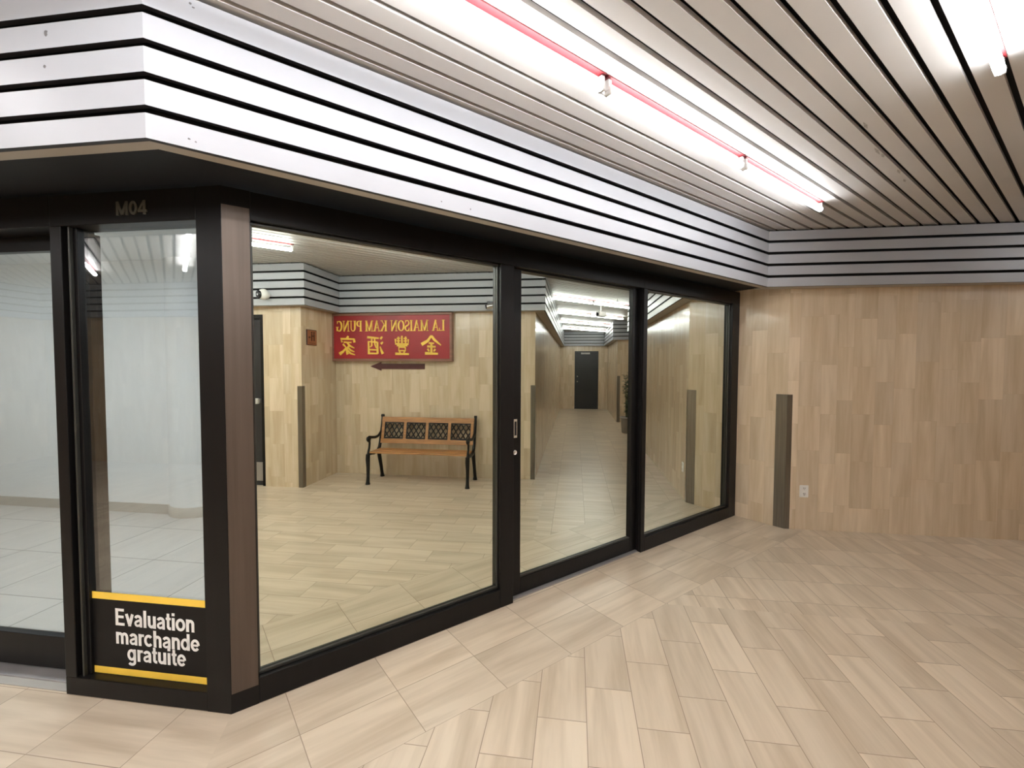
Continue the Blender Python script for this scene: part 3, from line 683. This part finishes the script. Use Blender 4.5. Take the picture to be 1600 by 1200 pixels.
# ---- bold sans strokes of the decal
XH, WB = .72, .185
def el(cx, cy, rx, ry, a0, a1, n=14): return arc(cx, cy, rx, ry, a0, a1, n)
def un_(p, w_=WB): return (p, [w_] * len(p))
BG = {
 'E': (.72, [un_([(.14, 0), (.14, 1)]), un_([(.14, .08), (.66, .08)], .16), un_([(.14, .515), (.61, .515)], .155), un_([(.14, .92), (.64, .92)], .16)]),
 'v': (.60, [un_([(.09, XH), (.30, .06)]), un_([(.51, XH), (.30, .06)]), un_([(.20, .05), (.40, .05)], .10)]),
 'a': (.61, [un_(el(.29, .48, .185, .16, 165, 0, 8) + [(.475, .30), (.475, 0)], .165), un_([(.46, .42), (.30, .37)] + el(.245, .205, .145, .13, 95, 300, 10) + [(.42, .13)], .135)]),
 'l': (.30, [un_([(.15, 0), (.15, 1)])]),
 'u': (.64, [un_([(.14, XH), (.14, .27)] + el(.305, .25, .165, .165, 180, 320, 8) + [(.49, .22)], .175), un_([(.50, XH), (.50, 0)])]),
 't': (.38, [un_([(.18, .95), (.18, .2)] + el(.29, .19, .11, .105, 180, 280, 6) + [(.36, .085)], .165), un_([(.03, .65), (.36, .65)], .14)]),
 'i': (.30, [un_([(.15, 0), (.15, XH)]), un_([(.15, .84), (.15, 1.0)])]),
 'o': (.66, [un_(el(.33, .36, .235, .285, 0, 360, 24), .165)]),
 'n': (.64, [un_([(.14, 0), (.14, XH)]), un_([(.17, .5)] + el(.33, .47, .165, .165, 140, 0, 8) + [(.495, .45), (.495, 0)], .175)]),
 'm': (.96, [un_([(.14, 0), (.14, XH)]), un_([(.17, .52)] + el(.31, .48, .155, .155, 140, 0, 8) + [(.475, .45), (.475, 0)], .17), un_([(.50, .52)] + el(.64, .48, .155, .155, 140, 0, 8) + [(.81, .45), (.81, 0)], .17)]),
 'r': (.42, [un_([(.14, 0), (.14, XH)]), un_([(.17, .50), (.22, .60), (.30, .645), (.42, .63)], .15)]),
 'c': (.61, [un_(el(.32, .36, .225, .285, 42, 318, 18), .165)]),
 'h': (.64, [un_([(.14, 0), (.14, 1)]), un_([(.17, .5)] + el(.33, .47, .165, .165, 140, 0, 8) + [(.495, .45), (.495, 0)], .175)]),
 'd': (.66, [un_([(.515, 0), (.515, 1)]), un_(el(.30, .36, .205, .28, 0, 360, 22), .16)]),
 'e': (.62, [un_([(.12, .355), (.50, .355)], .12), un_(el(.31, .36, .215, .285, 0, 322, 20), .16)]),
 'g': (.66, [un_(el(.30, .37, .205, .275, 0, 360, 22), .16), un_([(.515, XH), (.515, -.05)] + el(.305, -.06, .21, .15, 0, -150, 10), .165)]),
}
def decal_line(word, t0, t1, zbase, cap):
    mb = MB(); k = (t0 - t1) / sum(BG[c][0] for c in word); x = 0.0; xs = -dx(t0)
    for c in word:
        for pts, ws in BG[c][1]:
            ribbon(mb, [(xs + (x + p[0]) * k, zbase + ZD + p[1] * cap) for p in pts], [w_ * (k + cap) / 2 for w_ in ws], M['decal_white'], -.0008, 0)
        x += BG[c][0] * k / k
    mb.build('lettering', dec, tfd)
decal_line('Evaluation', .634, .212, .3265, .081)
decal_line('marchande', .634, .190, .238, .078)
decal_line('gratuite', .573, .262, .161, .078)
# ---- restaurant sign
sg = empty('restaurant_sign', on_bench_wall((-.151 + 2.331) / 2, 1.612), RZB)
tag(sg, 'red wooden restaurant sign with gold lettering hung high on the stone wall over the bench', 'sign')
SWD, SHT = 1.755, .668
mb = MB(); hw = SWD / 2; fw = .034
mb.box((-hw, -.095, 0), (hw, 0, fw), M['sign_frame'], .004); mb.box((-hw, -.095, SHT - fw), (hw, 0, SHT), M['sign_frame'], .004)
mb.box((-hw, -.095, fw), (-hw + fw, 0, SHT - fw), M['sign_frame'], .004); mb.box((hw - fw, -.095, fw), (hw, 0, SHT - fw), M['sign_frame'], .004); mb.build('sign_frame', sg)
mb = MB(); mb.box((-hw + fw, -.080, fw), (hw - fw, -.02, SHT - fw), M['sign_red']); mb.build('panel', sg)
mb = MB(); serif_text(mb, 'LA MAISON KAM PUNG', -.775, .81, .415, .150, M['gold'], -.088, -.080); mb.build('lettering', sg)
for ch, cx in zip(CH, (-.585, -.165, .225, .635)):
    mb = MB(); wch = .27 if ch is CH[0] else .235
    for pts, ws in ch: ribbon(mb, [(cx - wch / 2 + p[0] * wch, .088 + p[1] * .262) for p in pts], [w_ * .262 * 1.12 for w_ in ws], M['gold'], -.088, -.080)
    mb.build('character', sg)
# ---- arrow below the sign (points to the viewer's right of the wall = left in the mirror)
ar = empty('wall_arrow', on_bench_wall(1.18, 1.54), RZB); tag(ar, 'flat dark red arrow fixed to the stone wall under the restaurant sign', 'arrow')
mb = MB(); ax0, ax1, ah = (1.18 - 1.742) * S2, (1.18 - .615) * S2, (1.18 - .844) * S2
mb.prism([(ax0, 0, -.037), (ah, 0, -.037), (ah, 0, -.062), (ax1, 0, .0), (ah, 0, .062), (ah, 0, .037), (ax0, 0, .037)], (0, -.012, 0), M['arrow']); mb.build('arrow_plate', ar)
# ---- restroom plaque on the stepped side wall
tp = empty('restroom_plaque', sd(SK, 3.0, 1.91), math.radians(135)); tag(tp, 'small copper restroom plaque with dark pictogram on the stepped wall left of the restaurant sign', 'sign')
mb = MB(); mb.box((-.108, -.016, -.100), (.108, 0, .100), M['plaque_dark'], .003); mb.build('border', tp)
mb = MB(); mb.box((-.100, -.019, -.092), (.100, -.010, .092), M['plaque'], .002); mb.build('plate', tp)
mb = MB()
for px in (-.040, .012):
    mb.tube([(px, -.0215, .062), (px, -.019, .062)], .013, M['plaque_dark'], 12)
    mb.box((px - .011, -.0215, -.045), (px + .011, -.019, .045), M['plaque_dark'])
mb.box((-.052, -.0215, .012), (.024, -.019, .026), M['plaque_dark'])
mb.box((.040, -.0215, -.007), (.068, -.019, .007), M['plaque_dark']); mb.prism([(.066, -.019, -.016), (.084, -.019, 0), (.066, -.019, .016)], (0, -.0025, 0), M['plaque_dark'])
mb.box((-.07, -.0215, -.075), (.07, -.019, -.070), M['plaque_dark']); mb.build('pictogram', tp)

# ------------------------------------------------------------------ bench
bn = empty('park_bench', on_bench_wall(1.845, 0, .02), RZB); tag(bn, 'park bench with wooden slats, lattice back panels and black iron ends against the stone wall', 'bench')
# local: x right, -y toward viewer; back of bench at y ~ 0
HWB = .665
def iron_end(sx):
    x = sx * HWB; mb = MB()
    def T_(pts, r, fl=.8): mb.tube([(x, -p[0], p[1]) for p in pts], r, M['iron'], 10, True, fl)
    # back upright, sweeping down into the seat rail
    T_([(.045, .85), (.050, .80), (.075, .70), (.105, .60), (.130, .50), (.165, .425), (.230, .385), (.330, .380), (.430, .392), (.505, .392)], [.020, .023, .024, .025, .026, .027, .026, .023, .022, .024])
    mb.tube([(x - .018, -.043, .852), (x + .018, -.043, .852)], .020, M['iron'], 10)
    # arm
    T_([(.088, .655), (.140, .615), (.210, .588), (.300, .585), (.400, .600), (.470, .612), (.505, .600), (.512, .575), (.495, .560)], [.018, .020, .019, .019, .020, .021, .022, .020, .014])
    mb.tube([(x - .02, -.490, .590), (x + .02, -.490, .590)], .027, M['iron'], 12)
    # arm support
    T_([(.470, .585), (.462, .530), (.475, .470), (.505, .410), (.510, .385)], [.018, .017, .017, .019, .021])
    # decorative scroll under arm
    ef = mb.build('end_frame', bn); ef['label'] = 'black cast iron end with scrolled arm'
    # legs
    for nm, pts, r in (('leg', [(.512, .395), (.520, .330), (.512, .22), (.516, .10), (.525, .03), (.527, .0)], [.030, .031, .025, .023, .027, .036]), ('leg', [(.190, .395), (.165, .30), (.115, .16), (.085, .05), (.075, .0)], [.031, .029, .025, .025, .034])):
        mb = MB(); mb.tube([(x, -p[0], p[1]) for p in pts], r, M['iron'], 10, True, .9); mb.build(nm, ef)
iron_end(-1); iron_end(1)
XW = HWB - .012
for yy, zz in ((-.22, .408), (-.335, .414), (-.45, .414)):
    mb = MB(); mb.box((-XW, yy - .05, zz - .011), (XW, yy + .05, zz + .011), M['wood'], .005); mb.build('seat_slat', bn)
def back_y(z): return -(.05 + (.85 - z) * .235)
def tilt_box(mb, x0, x1, za, zb, th, mt, off=0):
    ya, yb2 = back_y(za) - off, back_y(zb) - off
    mb.prism([(x0, ya, za), (x0, yb2, zb), (x0, yb2 - th, zb), (x0, ya - th, za)], (x1 - x0, 0, 0), mt)
for za, zb in ((.770, .838), (.485, .545)):
    mb = MB(); tilt_box(mb, -XW, XW, za, zb, .024, M['wood']); mb.build('back_rail', bn)
for k in range(5):
    xc_ = -XW + .022 + k * (2 * XW - .044) / 4
    mb = MB(); tilt_box(mb, xc_ - .019, xc_ + .019, .545, .770, .022, M['wood']); mb.build('back_stile', bn)
for k in range(4):
    xa = -XW + .022 + k * (2 * XW - .044) / 4 + .019; xb = -XW + .022 + (k + 1) * (2 * XW - .044) / 4 - .019
    mb = MB()
    tilt_box(mb, xa, xb, .545, .563, .012, M['iron'], .004); tilt_box(mb, xa, xb, .752, .770, .012, M['iron'], .004)
    tilt_box(mb, xa, xa + .014, .563, .752, .012, M['iron'], .004); tilt_box(mb, xb - .014, xb, .563, .752, .012, M['iron'], .004)
    nx = 4; dxl = (xb - xa) / nx; H_ = .207; zb0 = .554
    for q in range(-2, nx + 1):
        for sg_ in (1, -1):
            # diagonal bar clipped to the panel
            xs0 = xa + q * dxl; x_a, z_a = xs0, zb0; x_b, z_b = xs0 + 2 * dxl, zb0 + H_
            if sg_ < 0: x_a, x_b = xs0 + 2 * dxl, xs0
            def lp(t): return x_a + (x_b - x_a) * t, z_a + (z_b - z_a) * t
            ts = [t / 40 for t in range(41) if xa <= lp(t / 40)[0] <= xb]
            if len(ts) < 2: continue
            p0, p1 = lp(ts[0]), lp(ts[-1])
            mb.tube([(p0[0], back_y(p0[1]) - .010, p0[1]), (p1[0], back_y(p1[1]) - .010, p1[1])], .0082, M['iron'], 6)
    mb.build('lattice_panel', bn)
for yy in (-.10, ):
    pass

# ------------------------------------------------------------------ dark doors
d3 = struct(empty('door_3', P['M'] + e_pp * (MD0 + .46), math.radians(225)))       # local -y toward the hall
mb = MB(); dw = .46
mb.box((-dw, .03, 0), (dw, .075, 2.14), M['door_dark'], .003); mb.build('door_leaf', d3)
mb = MB(); mb.box((-dw, -.004, 2.14), (dw, .11, 2.19), M['bronze']); mb.box((-dw, -.004, 0), (-dw + .035, .11, 2.14), M['bronze']); mb.box((dw - .035, -.004, 0), (dw, .11, 2.14), M['bronze']); mb.build('door_frame', d3)
mb = MB(); mb.box((-dw + .05, -.06, 1.06), (dw - .05, -.02, 1.13), M['bar'], .006); mb.box((-dw + .05, -.02, 1.065), (-dw + .10, .03, 1.12), M['alu'], .004); mb.box((dw - .10, -.02, 1.065), (dw - .05, .03, 1.12), M['alu'], .004); mb.build('push_bar', d3)
mb = MB(); mb.box((-dw + .04, .024, .06), (dw - .04, .031, .30), M['alu']); mb.build('kick_plate', d3)
# door at the end of the corridor: seen toward (+d)
d4 = struct(empty('door_4', P['I'] + e_pp * ((EDW0 + EDW1) / 2), math.radians(225)))
dw = (EDW1 - EDW0) / 2
mb = MB(); mb.box((-dw + .03, .03, 0), (dw - .03, .075, 2.065), M['door_dark'], .003); mb.build('door_leaf', d4)
mb = MB(); mb.box((-dw, -.004, 2.065), (dw, .11, 2.10), M['door_dark']); mb.box((-dw, -.004, 0), (-dw + .03, .11, 2.065), M['door_dark']); mb.box((dw - .03, -.004, 0), (dw, .11, 2.065), M['door_dark']); mb.build('door_frame', d4)
mb = MB(); mb.lathe([(.0, 0), (.028, 0), (.028, .012), (.012, .02), (.012, .045), (.026, .055), (.026, .072), (.001, .08)], (0, 0, 0), M['chrome'], 16); mb.build('door_knob', d4, Matrix.Translation((dw - .10, .03, 1.0)) @ Matrix.Rotation(math.radians(90), 4, 'X'))
mb = MB(); mb.lathe([(.0, 0), (.024, 0), (.024, .012), (.001, .014)], (0, 0, 0), M['chrome'], 16); mb.build('deadbolt', d4, Matrix.Translation((dw - .10, .03, 1.18)) @ Matrix.Rotation(math.radians(90), 4, 'X'))
mb = MB(); mb.box((-.12, -.02, 1.99), (.20, .03, 2.05), M['alu'], .004); mb.build('door_closer', d4)

# ------------------------------------------------------------------ security cameras, sprinklers
def dome_cam(pt, rz, label):
    o = empty('security_camera', pt, rz); tag(o, label, 'security camera', None)
    mb = MB(); mb.tube([(0, 0, 0), (0, -.03, 0)], .05, M['white_plastic'], 20); mb.build('mount', o)
    bm = bmesh.new(); bmesh.ops.create_uvsphere(bm, u_segments=24, v_segments=14, radius=.065)
    mb = MB(); bm.verts.index_update(); mb.raw([(v.co.x, v.co.y - .055, v.co.z) for v in bm.verts], [[v.index for v in f.verts] for f in bm.faces], M['white_plastic'], True); bm.free(); mb.build('housing', o)
    mb = MB(); ax = Vector((.45, -.88, -.12)).normalized(); c = Vector((0, -.055, 0))
    mb.tube([c + ax * .04, c + ax * .066, c + ax * .072], [.047, .047, .040], M['black_plastic'], 24)
    mb.tube([c + ax * .071, c + ax * .074], [.014, .013], M['chrome'], 14); mb.build('lens_face', o)
dome_cam(sd(-.636, DM - .2 - .0, 2.41), math.radians(225), 'round white security camera with black face on the white boards above the dark push-bar door')
def small_cam(pt, rz, label):
    o = empty('security_camera', pt, rz); tag(o, label, 'security camera', None)
    mb = MB(); mb.box((-.05, -.025, .03), (.05, 0, .06), M['black_plastic'], .004); mb.tube([(0, -.012, .03), (0, -.05, .0)], .01, M['black_plastic'], 8); mb.build('bracket', o)
    mb = MB(); mb.tube([(-.03, -.045, 0), (.05, -.085, -.02)], .032, M['chrome'], 16); mb.build('housing', o)
    mb = MB(); mb.tube([(.05, -.085, -.02), (.054, -.087, -.021)], .026, M['black_plastic'], 16); mb.build('lens', o)
small_cam(sd(3.104, DK - .2, 2.345), RZB, 'small dark bracket camera on the white boards above the bench, beyond the sign')
pc = empty('security_camera', (6.85, -1.42, CEIL)); tag(pc, 'grey camera hanging on a short pole from the corridor ceiling', 'security camera')
mb = MB(); mb.tube([(0, 0, 0), (0, 0, -.16)], .014, M['alu'], 10); mb.tube([(0, 0, 0), (0, 0, -.012)], .05, M['alu'], 16); mb.build('pole', pc)
mb = MB(); mb.box((-.09, -.05, -.26), (.12, .05, -.16), M['pot'], .015); mb.build('housing', pc)
mb = MB(); mb.tube([(-.09, 0, -.21), (-.10, 0, -.21)], .03, M['black_plastic'], 14); mb.build('lens', pc)
for k, (x, y) in enumerate(((5.9, -1.45), (6.55, -.75))):
    o = empty('sprinkler', (x, y, CEIL)); tag(o, ['small ceiling sprinkler between the first and second corridor lights', 'small ceiling sprinkler before the first corridor light'][k], 'sprinkler')
    mb = MB(); mb.tube([(0, 0, 0), (0, 0, -.006)], .03, M['chrome'], 14); mb.build('rosette', o)
    mb = MB(); mb.tube([(0, 0, -.006), (0, 0, -.05)], .008, M['chrome'], 8); mb.tube([(0, 0, -.05), (0, 0, -.054)], .02, M['chrome'], 12); mb.build('head', o)

# ------------------------------------------------------------------ potted plant in the corridor recess
pp = empty('potted_plant', sd(6.44, 10.4)); tag(pp, 'tall leafy potted plant in a grey pot far down the corridor', 'plant')
mb = MB(); mb.lathe([(.10, 0), (.12, .01), (.15, .34), (.165, .345), (.165, .38), (.14, .38), (.135, .34)], (0, 0, 0), M['pot'], 28); mb.build('pot', pp)
mb = MB(); mb.lathe([(.001, .345), (.136, .345)], (0, 0, 0), M['soil'], 20); mb.build('soil', pp)
mb = MB(); rnd = random.Random(7); stems = []
for k in range(7):
    a = k * 2.4; r = .03 + .05 * rnd.random(); h = .85 + .35 * rnd.random()
    pts = [(r * .6 * math.cos(a), r * .6 * math.sin(a), .34), (r * math.cos(a), r * math.sin(a), .34 + h * .5), (r * 1.8 * math.cos(a + .3), r * 1.8 * math.sin(a + .3), .34 + h)]
    mb.tube(pts, [.008, .006, .003], M['leaf'], 6); stems.append(pts)
mb.build('stem', pp)
mb = MB()
for pts in stems:
    for q in range(34):
        t = .1 + .9 * rnd.random(); b0 = Vector(pts[0]).lerp(Vector(pts[1]), t * 2) if t < .5 else Vector(pts[1]).lerp(Vector(pts[2]), t * 2 - 1)
        a = rnd.random() * 6.28; el = rnd.uniform(-.2, .9); d = Vector((math.cos(a) * math.cos(el), math.sin(a) * math.cos(el), math.sin(el))); s = d.cross(Vector((0, 0, 1))).normalized(); L_ = rnd.uniform(.08, .13); nrm = s.cross(d)
        mb.raw([b0, b0 + d * L_ * .5 + s * .022 + nrm * .006, b0 + d * L_ - nrm * .015, b0 + d * L_ * .5 - s * .022 + nrm * .006, b0 + d * L_ * .5 - nrm * .004], [(0, 4, 1), (1, 4, 2), (0, 3, 4), (3, 2, 4)], M['leaf'], True)
o = mb.build('foliage', pp)
